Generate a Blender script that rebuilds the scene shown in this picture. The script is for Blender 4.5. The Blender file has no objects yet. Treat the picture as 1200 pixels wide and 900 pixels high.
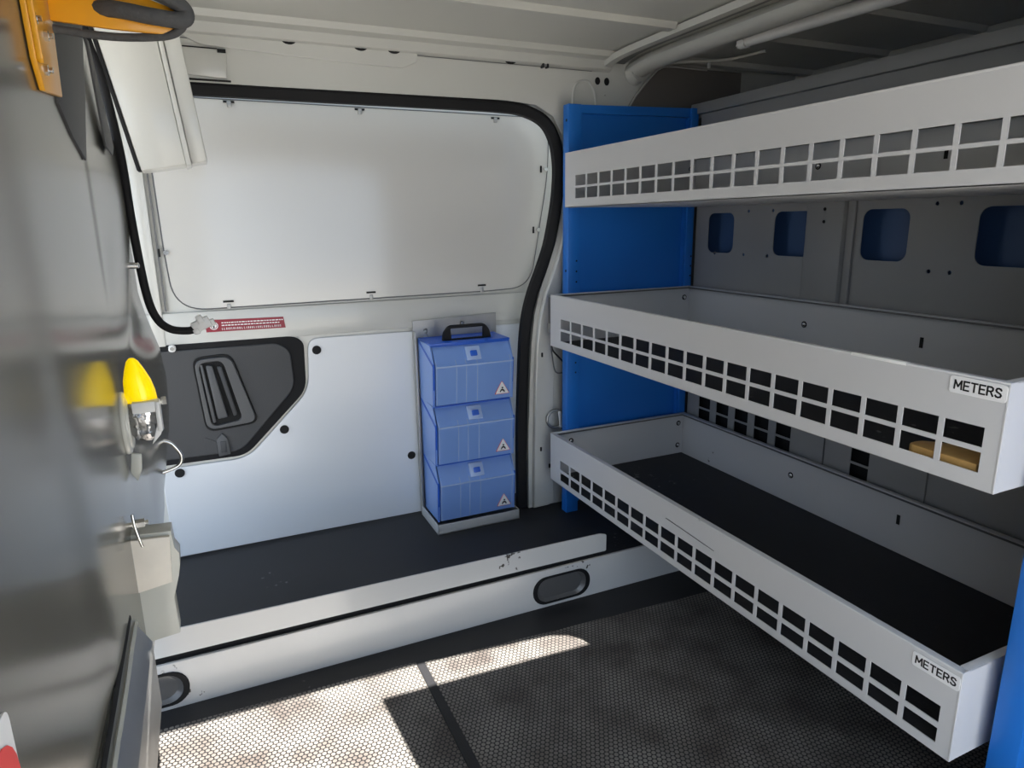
import bpy, bmesh, math, random
from mathutils import Vector, Matrix
random.seed(4)
S = bpy.context.scene
COL = S.collection

# ------------------------------------------------------------------ camera
cam_d = bpy.data.cameras.new('camera'); cam = bpy.data.objects.new('camera', cam_d); COL.objects.link(cam)
RX = Vector((0.9095381, -0.4153918, -0.0137867)); DN = Vector((-0.109713, -0.2079675, -0.9719633)); FW = Vector((0.4008783, 0.8855502, -0.2347283))
m = Matrix((RX, -DN, -FW)).transposed().to_4x4(); m.translation = Vector((0, 0, 1.0))
cam.matrix_world = m
cam_d.sensor_width = 36.0; cam_d.lens = 786.59 / 1200 * 36; cam_d.clip_start = 0.01; cam_d.clip_end = 200
S.camera = cam
# ------------------------------------------------------------------ view, world, sun
S.view_settings.view_transform = 'Standard'; S.view_settings.look = 'None'
S.view_settings.exposure = 0.28; S.view_settings.gamma = 1.0
try: S.view_settings.use_curve_mapping = False
except Exception: pass
W = bpy.data.worlds.new('sky'); S.world = W; W.use_nodes = True
bgn = W.node_tree.nodes['Background']; bgn.inputs[0].default_value = (0.66, 0.80, 1.0, 1); bgn.inputs[1].default_value = 2.1
SUN_TAN = 0.929
sd = bpy.data.lights.new('sun', 'SUN'); sun = bpy.data.objects.new('sun', sd); COL.objects.link(sun)
sd.energy = 30; sd.angle = math.radians(0.25); sd.color = (1.0, 0.96, 0.90)
sun.rotation_euler = Vector((-0.16, 1.0, -SUN_TAN)).to_track_quat('-Z', 'Y').to_euler()
sun.location = (0, -3, 4)
pd = bpy.data.lights.new('doorway_portal', 'AREA'); pt = bpy.data.objects.new('doorway_portal', pd); COL.objects.link(pt)
pd.shape = 'RECTANGLE'; pd.size = 1.25; pd.size_y = 1.35; pd.cycles.is_portal = True
pt.location = (0.37, -0.12, 0.66); pt.rotation_euler = Vector((0, 1, 0)).to_track_quat('-Z', 'Y').to_euler()

# ------------------------------------------------------------------ materials
def mat(name, base, rough=0.5, metal=0.0, coat=0.0, bump=0.0, bscale=40.0, var=0.0, vscale=6.0, specks=None, trans=0.0, spec=0.5, stretch=None):
    M = bpy.data.materials.new(name); M.use_nodes = True; nt = M.node_tree; N = nt.nodes; L = nt.links
    b = N['Principled BSDF']
    b.inputs['Base Color'].default_value = (*base, 1); b.inputs['Roughness'].default_value = rough
    b.inputs['Metallic'].default_value = metal; b.inputs['Coat Weight'].default_value = coat
    b.inputs['Coat Roughness'].default_value = 0.12
    b.inputs['Specular IOR Level'].default_value = spec; b.inputs['Transmission Weight'].default_value = trans
    tc = N.new('ShaderNodeTexCoord'); src = tc.outputs['Object']
    if stretch:
        mp = N.new('ShaderNodeMapping'); mp.inputs['Scale'].default_value = stretch; L.new(src, mp.inputs[0]); src = mp.outputs[0]
    colsock = None
    if var:
        n = N.new('ShaderNodeTexNoise'); n.inputs['Scale'].default_value = vscale; n.inputs['Detail'].default_value = 4; L.new(src, n.inputs['Vector'])
        mx = N.new('ShaderNodeMix'); mx.data_type = 'RGBA'
        mx.inputs[6].default_value = (*[c * (1 - var) for c in base], 1); mx.inputs[7].default_value = (*[min(1, c * (1 + var)) for c in base], 1)
        L.new(n.outputs['Fac'], mx.inputs[0]); colsock = mx.outputs[2]
    if specks:
        sc, th, scol = specks
        n = N.new('ShaderNodeTexNoise'); n.inputs['Scale'].default_value = sc; n.inputs['Detail'].default_value = 2; L.new(src, n.inputs['Vector'])
        n2 = N.new('ShaderNodeTexNoise'); n2.inputs['Scale'].default_value = sc / 18; L.new(src, n2.inputs['Vector'])
        ad = N.new('ShaderNodeMath'); ad.operation = 'MULTIPLY'; L.new(n.outputs['Fac'], ad.inputs[0]); L.new(n2.outputs['Fac'], ad.inputs[1])
        r = N.new('ShaderNodeMapRange'); r.inputs[1].default_value = th; r.inputs[2].default_value = th + 0.03; L.new(ad.outputs[0], r.inputs[0])
        mx = N.new('ShaderNodeMix'); mx.data_type = 'RGBA'; mx.inputs[6].default_value = (*base, 1); mx.inputs[7].default_value = (*scol, 1)
        if colsock: L.new(colsock, mx.inputs[6])
        L.new(r.outputs[0], mx.inputs[0]); colsock = mx.outputs[2]
    if colsock: L.new(colsock, b.inputs['Base Color'])
    if bump:
        n = N.new('ShaderNodeTexNoise'); n.inputs['Scale'].default_value = bscale; n.inputs['Detail'].default_value = 3; L.new(src, n.inputs['Vector'])
        bp = N.new('ShaderNodeBump'); bp.inputs['Strength'].default_value = bump; bp.inputs['Distance'].default_value = 0.002
        L.new(n.outputs['Fac'], bp.inputs['Height']); L.new(bp.outputs[0], b.inputs['Normal'])
    return M
def dot_mat():
    M = bpy.data.materials.new('perforated_mat'); M.use_nodes = True; nt = M.node_tree; N = nt.nodes; L = nt.links; b = N['Principled BSDF']
    tc = N.new('ShaderNodeTexCoord'); s3 = math.sqrt(3)
    def vm(op, a, c=None):
        n = N.new('ShaderNodeVectorMath'); n.operation = op; L.new(a, n.inputs[0])
        if c is not None: n.inputs[1].default_value = c
        return n
    pitch = 0.0103
    nz = N.new('ShaderNodeTexNoise'); nz.inputs['Scale'].default_value = 7; L.new(tc.outputs['Object'], nz.inputs['Vector'])
    wob = vm('MULTIPLY', nz.outputs['Color'], (0.003, 0.003, 0)); add = N.new('ShaderNodeVectorMath'); add.operation = 'ADD'
    L.new(tc.outputs['Object'], add.inputs[0]); L.new(wob.outputs[0], add.inputs[1])
    p = vm('MULTIPLY', add.outputs[0], (1 / pitch, 1 / pitch / s3, 0))
    ls = []
    for off in (0, .5):
        a = vm('ADD', p.outputs[0], (off, off, 0)); f = vm('FRACTION', a.outputs[0]); c = vm('SUBTRACT', f.outputs[0], (.5, .5, 0)); d = vm('MULTIPLY', c.outputs[0], (1, s3, 0))
        l = N.new('ShaderNodeVectorMath'); l.operation = 'LENGTH'; L.new(d.outputs[0], l.inputs[0]); ls.append(l)
    mn = N.new('ShaderNodeMath'); mn.operation = 'MINIMUM'; L.new(ls[0].outputs['Value'], mn.inputs[0]); L.new(ls[1].outputs['Value'], mn.inputs[1])
    r = N.new('ShaderNodeMapRange'); r.inputs[1].default_value = .45; r.inputs[2].default_value = .37; L.new(mn.outputs[0], r.inputs[0])
    n1 = N.new('ShaderNodeTexNoise'); n1.inputs['Scale'].default_value = 9; n1.inputs['Detail'].default_value = 6; L.new(tc.outputs['Object'], n1.inputs['Vector'])
    cr = N.new('ShaderNodeValToRGB'); cr.color_ramp.elements[0].position = .35; cr.color_ramp.elements[0].color = (.10, .085, .075, 1)
    cr.color_ramp.elements[1].position = .62; cr.color_ramp.elements[1].color = (.24, .225, .205, 1); L.new(n1.outputs['Fac'], cr.inputs[0])
    mx = N.new('ShaderNodeMix'); mx.data_type = 'RGBA'; mx.inputs[6].default_value = (.008, .008, .009, 1); L.new(cr.outputs[0], mx.inputs[7]); L.new(r.outputs[0], mx.inputs[0])
    L.new(mx.outputs[2], b.inputs['Base Color']); b.inputs['Roughness'].default_value = .55
    bp = N.new('ShaderNodeBump'); bp.inputs['Strength'].default_value = .4; bp.inputs['Distance'].default_value = .001; L.new(r.outputs[0], bp.inputs['Height']); L.new(bp.outputs[0], b.inputs['Normal'])
    return M
CHIP = (.03, .028, .025)
M_body = mat('van_white_paint', (.63, .63, .59), .28, coat=.4, specks=(90, .46, (.25, .24, .22)))
M_ceil = mat('roof_paint', (.56, .56, .52), .45)
M_dooru = mat('window_blank_paint', (.64, .63, .595), .16, coat=.7, bump=.05, bscale=3)
M_doorl = mat('door_panel_white', (.74, .77, .80), .3, coat=.3, specks=(70, .45, (.3, .29, .27)))
M_tray = mat('tray_grey_enamel', (.64, .64, .645), .38, specks=(60, .47, (.16, .15, .14)))
M_backp = mat('back_panel_grey', (.30, .30, .295), .45, var=.06)
M_blue = mat('rack_blue_enamel', (.012, .17, .62), .4, var=.06)
M_blue2 = mat('faded_blue_sheet', (.05, .11, .26), .5)
M_liner = mat('black_rubber_liner', (.013, .013, .015), .65, bump=.5, bscale=500, specks=(55, .45, (.12, .12, .12)))
M_floor = mat('black_floor_lining', (.017, .017, .019), .6, bump=.4, bscale=400, specks=(80, .47, (.1, .1, .1)))
M_mat = dot_mat()
M_seal = mat('black_rubber', (.010, .010, .011), .7, spec=.3)
M_dark = mat('charcoal_plastic', (.05, .052, .055), .5, bump=.3, bscale=600)
M_dark2 = mat('dark_grey_plastic', (.085, .087, .09), .45, bump=.2, bscale=600)
M_black = mat('black_void', (.006, .006, .006), .8)
M_sill = mat('sill_white_paint', (.66, .66, .65), .3, coat=.3, specks=(75, .44, (.05, .045, .04)))
M_steel = mat('galvanised_steel', (.42, .42, .41), .4, metal=.7, var=.1, vscale=30)
M_foot = mat('pale_grey_enamel', (.50, .51, .52), .4)
M_screw = mat('bright_screw', (.75, .75, .73), .2, metal=1.0)
M_bulk = mat('glossy_grey_bulkhead', (.125, .12, .10), .2, coat=.15, var=.12, vscale=4, bump=.12, bscale=5, spec=.4)
M_yel = mat('yellow_enamel', (.80, .36, .01), .35, coat=.2)
M_amber = mat('yellow_lens', (1.0, .70, .0), .25, coat=.3)
M_amber.node_tree.nodes['Principled BSDF'].inputs['Emission Color'].default_value = (1, .72, 0, 1); M_amber.node_tree.nodes['Principled BSDF'].inputs['Emission Strength'].default_value = .55
M_foam = mat('grey_foam_sleeve', (.075, .077, .08), .8, bump=.8, bscale=160, specks=(120, .36, (.35, .34, .33)))
M_foil = mat('crinkled_foil', (.8, .8, .82), .15, metal=1.0, bump=1.0, bscale=90)
M_wplast = mat('white_plastic', (.78, .78, .76), .35)
M_clear = mat('milky_plastic', (.78, .78, .70), .25, trans=.35)
M_cream = mat('cream_foam_block', (.82, .76, .66), .6, var=.15, vscale=25, specks=(30, .33, (.3, .27, .23)))
M_blueclr = mat('frosted_blue_plastic', (.25, .44, .92), .3, coat=.3, trans=.2)
M_bluedeep = mat('deep_blue_plastic', (.02, .12, .62), .35, coat=.2)
M_bluelit = mat('pale_blue_plastic', (.42, .56, .86), .3, coat=.3)
M_red = mat('red_label', (.30, .012, .03), .4)
M_redb = mat('bright_red_label', (.85, .05, .05), .4)
M_label = mat('white_label', (.88, .88, .88), .35)
M_ink = mat('black_ink', (.01, .01, .01), .5)
M_wood = mat('tan_wood', (.50, .29, .09), .55, var=.2, vscale=12, stretch=(1, 8, 1))
M_ground = mat('pale_concrete', (.30, .28, .25), .9, var=.1)
M_recess = mat('recess_grey', (.16, .16, .16), .35, metal=.4)
M_shade = mat('corner_shade_brown', (.16, .145, .13), .7)
M_glint = mat('rim_glint_white', (.9, .9, .88), .4)

# ------------------------------------------------------------------ geometry collector
class G:
    def __init__(s): s.v = []; s.f = []; s.m = []; s.mats = []
    def mi(s, mt):
        if mt not in s.mats: s.mats.append(mt)
        return s.mats.index(mt)
    def add(s, vs, fs, mt):
        o = len(s.v); k = s.mi(mt); s.v += [tuple(v) for v in vs]; s.f += [tuple(i + o for i in f) for f in fs]; s.m += [k] * len(fs); return s
    def bm(s, bm, mt):
        bm.verts.index_update(); s.add([v.co.copy() for v in bm.verts], [[v.index for v in f.verts] for f in bm.faces], mt); bm.free(); return s
    def box(s, a, b, mt, bev=0.0, rot=None):
        a = Vector(a); b = Vector(b); c = (a + b) / 2; d = b - a
        bm = bmesh.new(); bmesh.ops.create_cube(bm, size=1)
        for v in bm.verts: v.co = Vector((v.co.x * d.x, v.co.y * d.y, v.co.z * d.z))
        if bev: bmesh.ops.bevel(bm, geom=bm.edges[:], offset=bev, segments=2, affect='EDGES', profile=.5)
        for v in bm.verts: v.co = (rot @ v.co if rot else v.co) + c
        return s.bm(bm, mt)
    def prism(s, pts, n, mt, bev=0.0):
        """3D polygon pts extruded along vector n"""
        bm = bmesh.new(); vs = [bm.verts.new(p) for p in pts]; f = bm.faces.new(vs)
        r = bmesh.ops.extrude_face_region(bm, geom=[f])
        for e in r['geom']:
            if isinstance(e, bmesh.types.BMVert): e.co += Vector(n)
        bmesh.ops.recalc_face_normals(bm, faces=bm.faces[:])
        if bev:
            bmesh.ops.bevel(bm, geom=[e for e in bm.edges], offset=bev, segments=2, affect='EDGES', profile=.5)
        return s.bm(bm, mt)
    def cyl(s, p0, p1, r0, mt, r1=None, seg=20, bev=0.0):
        p0 = Vector(p0); p1 = Vector(p1); d = p1 - p0; r1 = r0 if r1 is None else r1
        bm = bmesh.new(); bmesh.ops.create_cone(bm, cap_ends=True, segments=seg, radius1=r0, radius2=r1, depth=d.length)
        q = d.to_track_quat('Z', 'Y').to_matrix()
        for v in bm.verts: v.co = q @ v.co + (p0 + p1) / 2
        if bev:
            bmesh.ops.bevel(bm, geom=[e for e in bm.edges if len(e.link_faces) == 2 and e.calc_face_angle() > 1], offset=bev, segments=2, affect='EDGES', profile=.5)
        return s.bm(bm, mt)
    def sweep(s, path, prof, mt, closed=False, up=Vector((0, 0, 1)), scale=None, smoothn=0):
        P = [Vector(p) for p in path]
        if smoothn: P = smooth(P, smoothn, closed)
        n = len(P); k = len(prof); vs = []
        for i, p in enumerate(P):
            if closed: t = P[(i + 1) % n] - P[i - 1]
            else: t = P[min(i + 1, n - 1)] - P[max(i - 1, 0)]
            t.normalize(); u = up - up.dot(t) * t
            if u.length < 1e-4: u = Vector((1, 0, 0)) - t.x * t
            u.normalize(); w = t.cross(u); sc = scale(i / (n - 1)) if scale else 1
            for a, b in prof: vs.append(p + w * a * sc + u * b * sc)
        fs = []
        for i in range(n if closed else n - 1):
            j = (i + 1) % n
            for q in range(k): fs.append((i * k + q, i * k + (q + 1) % k, j * k + (q + 1) % k, j * k + q))
        if not closed: fs += [tuple(range(k))[::-1], tuple((n - 1) * k + q for q in range(k))]
        return s.add(vs, fs, mt)
    def tube(s, path, r, mt, closed=False, up=Vector((0.1, 0.2, 1)).normalized(), smoothn=6, seg=12, scale=None):
        return s.sweep(path, [(r * math.cos(2 * math.pi * i / seg), r * math.sin(2 * math.pi * i / seg)) for i in range(seg)], mt, closed, up, scale, smoothn)
    def grid(s, us, vs_, hole, t, O, U, V, mt):
        """plate with rectangular holes; us, vs_ breakpoints; hole(i,j) -> bool"""
        O = Vector(O); U = Vector(U).normalized(); V = Vector(V).normalized(); Nn = U.cross(V) * t
        nu, nv = len(us), len(vs_); idx = lambda i, j, k: (i * nv + j) * 2 + k
        verts = []
        for i in range(nu):
            for j in range(nv):
                p = O + U * us[i] + V * vs_[j]; verts += [p, p + Nn]
        solid = lambda i, j: 0 <= i < nu - 1 and 0 <= j < nv - 1 and not hole(i, j)
        fs = []
        for i in range(nu - 1):
            for j in range(nv - 1):
                if not solid(i, j): continue
                fs.append((idx(i, j, 1), idx(i + 1, j, 1), idx(i + 1, j + 1, 1), idx(i, j + 1, 1)))
                fs.append((idx(i, j, 0), idx(i, j + 1, 0), idx(i + 1, j + 1, 0), idx(i + 1, j, 0)))
                if not solid(i - 1, j): fs.append((idx(i, j, 0), idx(i, j, 1), idx(i, j + 1, 1), idx(i, j + 1, 0)))
                if not solid(i + 1, j): fs.append((idx(i + 1, j, 0), idx(i + 1, j + 1, 0), idx(i + 1, j + 1, 1), idx(i + 1, j, 1)))
                if not solid(i, j - 1): fs.append((idx(i, j, 0), idx(i + 1, j, 0), idx(i + 1, j, 1), idx(i, j, 1)))
                if not solid(i, j + 1): fs.append((idx(i, j + 1, 0), idx(i, j + 1, 1), idx(i + 1, j + 1, 1), idx(i + 1, j + 1, 0)))
        return s.add(verts, fs, mt)
    def plate(s, outer, holes, t, O, U, V, mt, bev=0.0):
        """flat outline with holes (2D curve) thickened from O along U x V"""
        cu = bpy.data.curves.new('tmp', 'CURVE'); cu.dimensions = '2D'; cu.fill_mode = 'BOTH'; cu.extrude = t / 2 - bev; cu.bevel_depth = bev; cu.bevel_resolution = 1
        cu.offset = -bev
        for pts in [outer] + list(holes):
            sp = cu.splines.new('POLY'); sp.points.add(len(pts) - 1); sp.use_cyclic_u = True
            for q, p in zip(sp.points, pts): q.co = (p[0], p[1], 0, 1)
        return s.curve(cu, t, O, U, V, mt)
    def curve(s, cu, t, O, U, V, mt):
        ob = bpy.data.objects.new('tmp', cu); COL.objects.link(ob); bpy.context.view_layer.update()
        me = bpy.data.meshes.new_from_object(ob.evaluated_get(bpy.context.evaluated_depsgraph_get()))
        O = Vector(O); U = Vector(U).normalized(); V = Vector(V).normalized(); Nn = U.cross(V)
        s.add([O + U * v.co.x + V * v.co.y + Nn * (v.co.z + t / 2) for v in me.vertices], [tuple(p.vertices) for p in me.polygons], mt)
        bpy.data.objects.remove(ob); bpy.data.curves.remove(cu); bpy.data.meshes.remove(me); return s
    def text(s, txt, size, t, O, U, V, mt, sx=1.0, spacing=1.0, bold=.0):
        cu = bpy.data.curves.new('tmp', 'FONT'); cu.body = txt; cu.size = size; cu.extrude = t / 2; cu.align_x = 'CENTER'; cu.align_y = 'CENTER'; cu.space_character = spacing; cu.offset = bold
        return s.curve(cu, t, O, U, V, mt)
    def ball(s, c, r, mt, sx=(1, 1, 1), seg=16):
        bm = bmesh.new(); bmesh.ops.create_uvsphere(bm, u_segments=seg, v_segments=seg // 2, radius=r)
        for v in bm.verts: v.co = Vector((v.co.x * sx[0], v.co.y * sx[1], v.co.z * sx[2])) + Vector(c)
        return s.bm(bm, mt)
    def build(s, name, parent=None, smooth_=True, kind=None, weld=False):
        me = bpy.data.meshes.new(name); off = LOC.get(parent.name, Vector()) if parent else Vector()
        if not parent and s.v:      # own origin at the base centre
            xs = list(zip(*s.v)); off = Vector(((min(xs[0]) + max(xs[0])) / 2, (min(xs[1]) + max(xs[1])) / 2, min(xs[2])))
        me.from_pydata([tuple(Vector(v) - off) for v in s.v], [], s.f)
        for mt in s.mats: me.materials.append(mt)
        for p, k in zip(me.polygons, s.m): p.material_index = k
        if weld:
            bm = bmesh.new(); bm.from_mesh(me); bmesh.ops.remove_doubles(bm, verts=bm.verts, dist=1e-5); bm.to_mesh(me); bm.free()
        me.update()
        if smooth_:
            me.polygons.foreach_set('use_smooth', [True] * len(me.polygons))
            try: me.set_sharp_from_angle(angle=math.radians(35))
            except Exception: pass
        o = bpy.data.objects.new(name, me); COL.objects.link(o)
        if parent: o.parent = parent; LOC[o.name] = off
        else: o.location = off; LOC[o.name] = off
        if kind: o['kind'] = kind
        return o
LOC = {}
def smooth(P, k, closed=False):
    out = []; n = len(P)
    for i in range(n if closed else n - 1):
        if closed: a, b, c, d = P[i - 1], P[i], P[(i + 1) % n], P[(i + 2) % n]
        else: a, b, c, d = P[max(i - 1, 0)], P[i], P[i + 1], P[min(i + 2, n - 1)]
        for j in range(k):
            t = j / k
            out.append(.5 * ((2 * b) + (c - a) * t + (2 * a - 5 * b + 4 * c - d) * t * t + (3 * b - a - 3 * c + d) * t ** 3))
    if not closed: out.append(P[-1])
    return out
def rrect(x0, y0, x1, y1, r, n=6):
    rs = r if isinstance(r, (tuple, list)) else (r,) * 4      # order: bl, br, tr, tl
    out = []
    for (cx, cy, a0), q in zip(((x0 + rs[0], y0 + rs[0], 180), (x1 - rs[1], y0 + rs[1], 270), (x1 - rs[2], y1 - rs[2], 0), (x0 + rs[3], y1 - rs[3], 90)), rs):
        for i in range(n + 1):
            a = math.radians(a0 + 90 * i / n); out.append((cx + q * math.cos(a), cy + q * math.sin(a)))
    return out
def rpoly(pts, r, n=5):
    """round the corners of a polygon; r scalar or list"""
    out = []; N_ = len(pts)
    for i, p in enumerate(pts):
        rr = r[i] if isinstance(r, (list, tuple)) else r
        p = Vector(p); a = Vector(pts[i - 1]) - p; b = Vector(pts[(i + 1) % N_]) - p
        d = min(rr, a.length * .49, b.length * .49)
        if d < 1e-5: out.append(tuple(p)); continue
        A = p + a.normalized() * d; B = p + b.normalized() * d
        for k in range(n + 1):
            t = k / n; out.append(tuple(A * (1 - t) ** 2 + p * 2 * t * (1 - t) + B * t * t))
    return out
def circ(cx, cy, r, n=20, sy=1): return [(cx + r * math.cos(2 * math.pi * i / n), cy + sy * r * math.sin(2 * math.pi * i / n)) for i in range(n)]
def inset(poly, d):
    c = Vector((sum(p[0] for p in poly) / len(poly), sum(p[1] for p in poly) / len(poly)))
    return [tuple(c + (Vector(p) - c) * (1 - d / (Vector(p) - c).length)) for p in poly]
def thing(name, label, cat, loc, group=None):
    o = bpy.data.objects.new(name, None); o.empty_display_size = .05; COL.objects.link(o); o.location = loc; LOC[o.name] = Vector(loc)
    return tag(o, label, cat, group)
def tag(o, label, cat, group=None):
    o['label'] = label; o['category'] = cat
    if group: o['group'] = group
    return o
X, Y, Z = Vector((1, 0, 0)), Vector((0, 1, 0)), Vector((0, 0, 1))
XZ = dict(U=X, V=Z)          # plates facing the camera side: U x V = -Y, so O is the back and it grows toward the camera

# ================================================================== SETTING
# floor, raised platform with its folded edge
G().box((-.62, -.12, -.03), (1.98, 2.0, 0), M_floor).build('floor', kind='structure')
g = G(); g.box((-.62, 1.432, .0), (1.98, 1.98, .108), M_floor); g.build('floor_platform', kind='structure')
# platform riser with two oval recesses
ov = [rrect(.70, .012, .865, .088, .036), rrect(-.30, .012, -.125, .088, .036)]
g = G(); g.plate([(-.40, .0), (1.30, .0), (1.30, .108), (-.40, .108)], ov, .008, (0, 1.432, 0), X, Z, M_sill, bev=.0015)
riser = g.build('trim_1', kind='structure')
for o_ in ov:
    c = Vector((sum(p[0] for p in o_) / len(o_), sum(p[1] for p in o_) / len(o_)))
    inn = [tuple(c + (Vector(p) - c) * .90) for p in o_]
    g = G(); g.plate([tuple(c + (Vector(p) - c) * 1.04) for p in o_], [inn], .004, (0, 1.424, 0), X, Z, M_seal, bev=.001); g.build('recess_rim', riser)
    g = G(); vs = [Vector((p[0], 1.4235, p[1])) for p in inn]; k = len(vs)
    dp = [Vector((c.x + (p[0] - c.x) * .86, 1.4312, c.y + (p[1] - c.y) * .8)) for p in inn]
    g.add(vs + dp, [(i, (i + 1) % k, k + (i + 1) % k, k + i) for i in range(k)] + [tuple(range(k, 2 * k))], M_recess); g.build('recess_cup', riser)
# upper folded lip on the platform edge, ends short of the shelving
g = G(); g.plate(rpoly([(-.40, .122), (.925, .118), (.925, .166), (.905, .172), (-.40, .182)], .004), [], .004, (0, 1.436, 0), X, Z, M_sill)
g.plate([(-.40, .1085), (.92, .1085), (.92, .122), (-.40, .122)], [], .003, (0, 1.440, 0), X, Z, M_seal)
g.build('trim_2', kind='structure')

# door-side body wall with the sliding-door opening
opening = [(-.50, .108), (-.50, 1.315), (.36, 1.322), (.80, 1.325), (.90, 1.318), (.955, 1.29), (.985, 1.24), (.995, 1.17), (.992, 1.09), (.982, 1.01), (.965, .94), (.94, .87), (.912, .80), (.893, .73), (.882, .64), (.876, .53), (.868, .33), (.868, .108)]
g = G(); g.plate([(-.62, .0), (-.50, .0), *opening, (.868, .0), (1.98, 0), (1.98, 1.5), (-.62, 1.5)], [], .03, (0, 1.83, 0), X, Z, M_body)
wf = g.build('wall_front', kind='structure')
# pillar facing: rounded flange whose right edge steps back near the floor
g = G(); g.plate([(.878, .112), (.93, .113), (.952, .12), (.95, .22), (.948, .42), (.955, .62), (.965, .76), (.985, .84), (1.008, .93), (1.016, 1.05), (1.018, 1.30), (1.005, 1.325), (.985, 1.315),
         (1.001, 1.24), (1.008, 1.17), (1.004, 1.09), (.994, 1.0), (.975, .93), (.95, .86), (.922, .79), (.903, .72), (.892, .64), (.886, .53)], [], .018, (0, 1.80, 0), X, Z, M_body, bev=.004)
g.build('pillar_flange', wf)
g = G()
for a in ((.905, .60, .0042), (.90, .30, .004), (.93, .24, .004)):
    g.plate(rrect(a[0], a[1], a[0] + .006, a[1] + .014, .002), [], .0015, (0, 1.7822, 0), X, Z, M_black)
g.build('slot', wf)
# header details: holes, pocket, embossed field, arch
g = G(); g.plate(circ(1.100, 1.393, .0085, sy=1.2), [], .0012, (0, 1.80, 0), X, Z, M_black).plate(circ(1.131, 1.393, .0085, sy=1.25), [], .0012, (0, 1.80, 0), X, Z, M_black); g.build('hole', wf)
g = G(); g.tube([(1.018, 1.799, 1.30), (1.020, 1.799, 1.36), (1.035, 1.799, 1.385), (1.07, 1.799, 1.388), (1.09, 1.799, 1.36), (1.097, 1.799, 1.31)], .004, M_body); g.build('pressed_arch', wf)
g = G(); g.prism([(.0, 1.80, 1.335), (.10, 1.80, 1.330), (.105, 1.80, 1.388), (.0, 1.80, 1.40)], (0, -.010, 0), M_body, bev=.002)
g.box((.085, 1.787, 1.384), (.103, 1.7895, 1.392), M_black); g.box((-.02, 1.789, 1.3225), (.108, 1.7915, 1.3265), M_black); g.box((-.02, 1.7885, 1.391), (.085, 1.79, 1.3935), M_black)
g.build('header_pocket', wf)
g = G(); g.plate(rpoly([(-.02, 1.432), (.05, 1.400), (.22, 1.392), (.40, 1.386), (.52, 1.384), (.56, 1.402), (.56, 1.432)], .01), [], .006, (0, 1.80, 0), X, Z, M_body, bev=.0015); g.build('pressed_panel', wf)
g = G(); g.box((.28, 1.79, 1.4225), (.40, 1.793, 1.4240), M_ink).box((.52, 1.7965, 1.4165), (1.08, 1.7995, 1.4175), M_recess).box((-.10, 1.7965, 1.4110), (.20, 1.7995, 1.4118), M_recess)
for hx in (.245, .415, .499, .821): g.plate([(hx + .017 * math.cos(a), 1.4255 + .010 * math.sin(a)) for a in [math.pi + math.pi * i / 8 for i in range(9)]] + [(hx + .012 * math.cos(a), 1.4285 + .0075 * math.sin(a)) for a in [2 * math.pi - math.pi * i / 8 for i in range(9)]], [], .002, (0, 1.794, 0), X, Z, M_black)
g.build('drain_slot', wf)
g = G(); g.box((.915, 1.786, 1.413), (.921, 1.80, 1.425), M_ink, .001).box((.929, 1.786, 1.413), (.935, 1.80, 1.425), M_ink, .001).box((.915, 1.788, 1.417), (.935, 1.80, 1.423), M_steel, .001); g.build('cable_clip', wf)
# dark sheet behind the shelving; its colour carries the rear corner's shade
g = G(); g.plate(rpoly([(1.19, .12), (1.62, .12), (1.62, 1.448), (1.33, 1.446), (1.29, 1.425), (1.22, 1.355), (1.19, 1.31)], [0, 0, 0, .03, .05, .05, .02]), [], .012, (0, 1.795, 0), X, Z, M_shade, bev=.002)
g.tube([(1.19, 1.781, 1.31), (1.22, 1.781, 1.355), (1.29, 1.781, 1.428), (1.33, 1.781, 1.445), (1.48, 1.781, 1.446)], .003, M_ceil)
g.build('shade_sheet_and_trim', kind='structure')

# black rubber seal round the opening
pf = [(-.017, -.012), (-.013, .010), (-.004, .016), (.006, .014), (.017, .008), (.017, -.012)]
seal = [(-.49, .2), (-.49, .7), (-.49, 1.2), (-.42, 1.295), (-.2, 1.306), (.024, 1.310), (.365, 1.311), (.62, 1.312), (.80, 1.311), (.875, 1.303), (.935, 1.276), (.968, 1.225), (.980, 1.16), (.978, 1.09), (.968, 1.02), (.948, .93), (.922, .86), (.893, .79), (.874, .72), (.864, .64), (.858, .53), (.851, .33), (.851, .112)]
g = G(); g.sweep([(x, 1.812, z) for x, z in seal], pf, M_seal, up=-Y, smoothn=6); g.build('door_seal_trim_tmp', kind='structure').name = 'trim_4'

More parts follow.
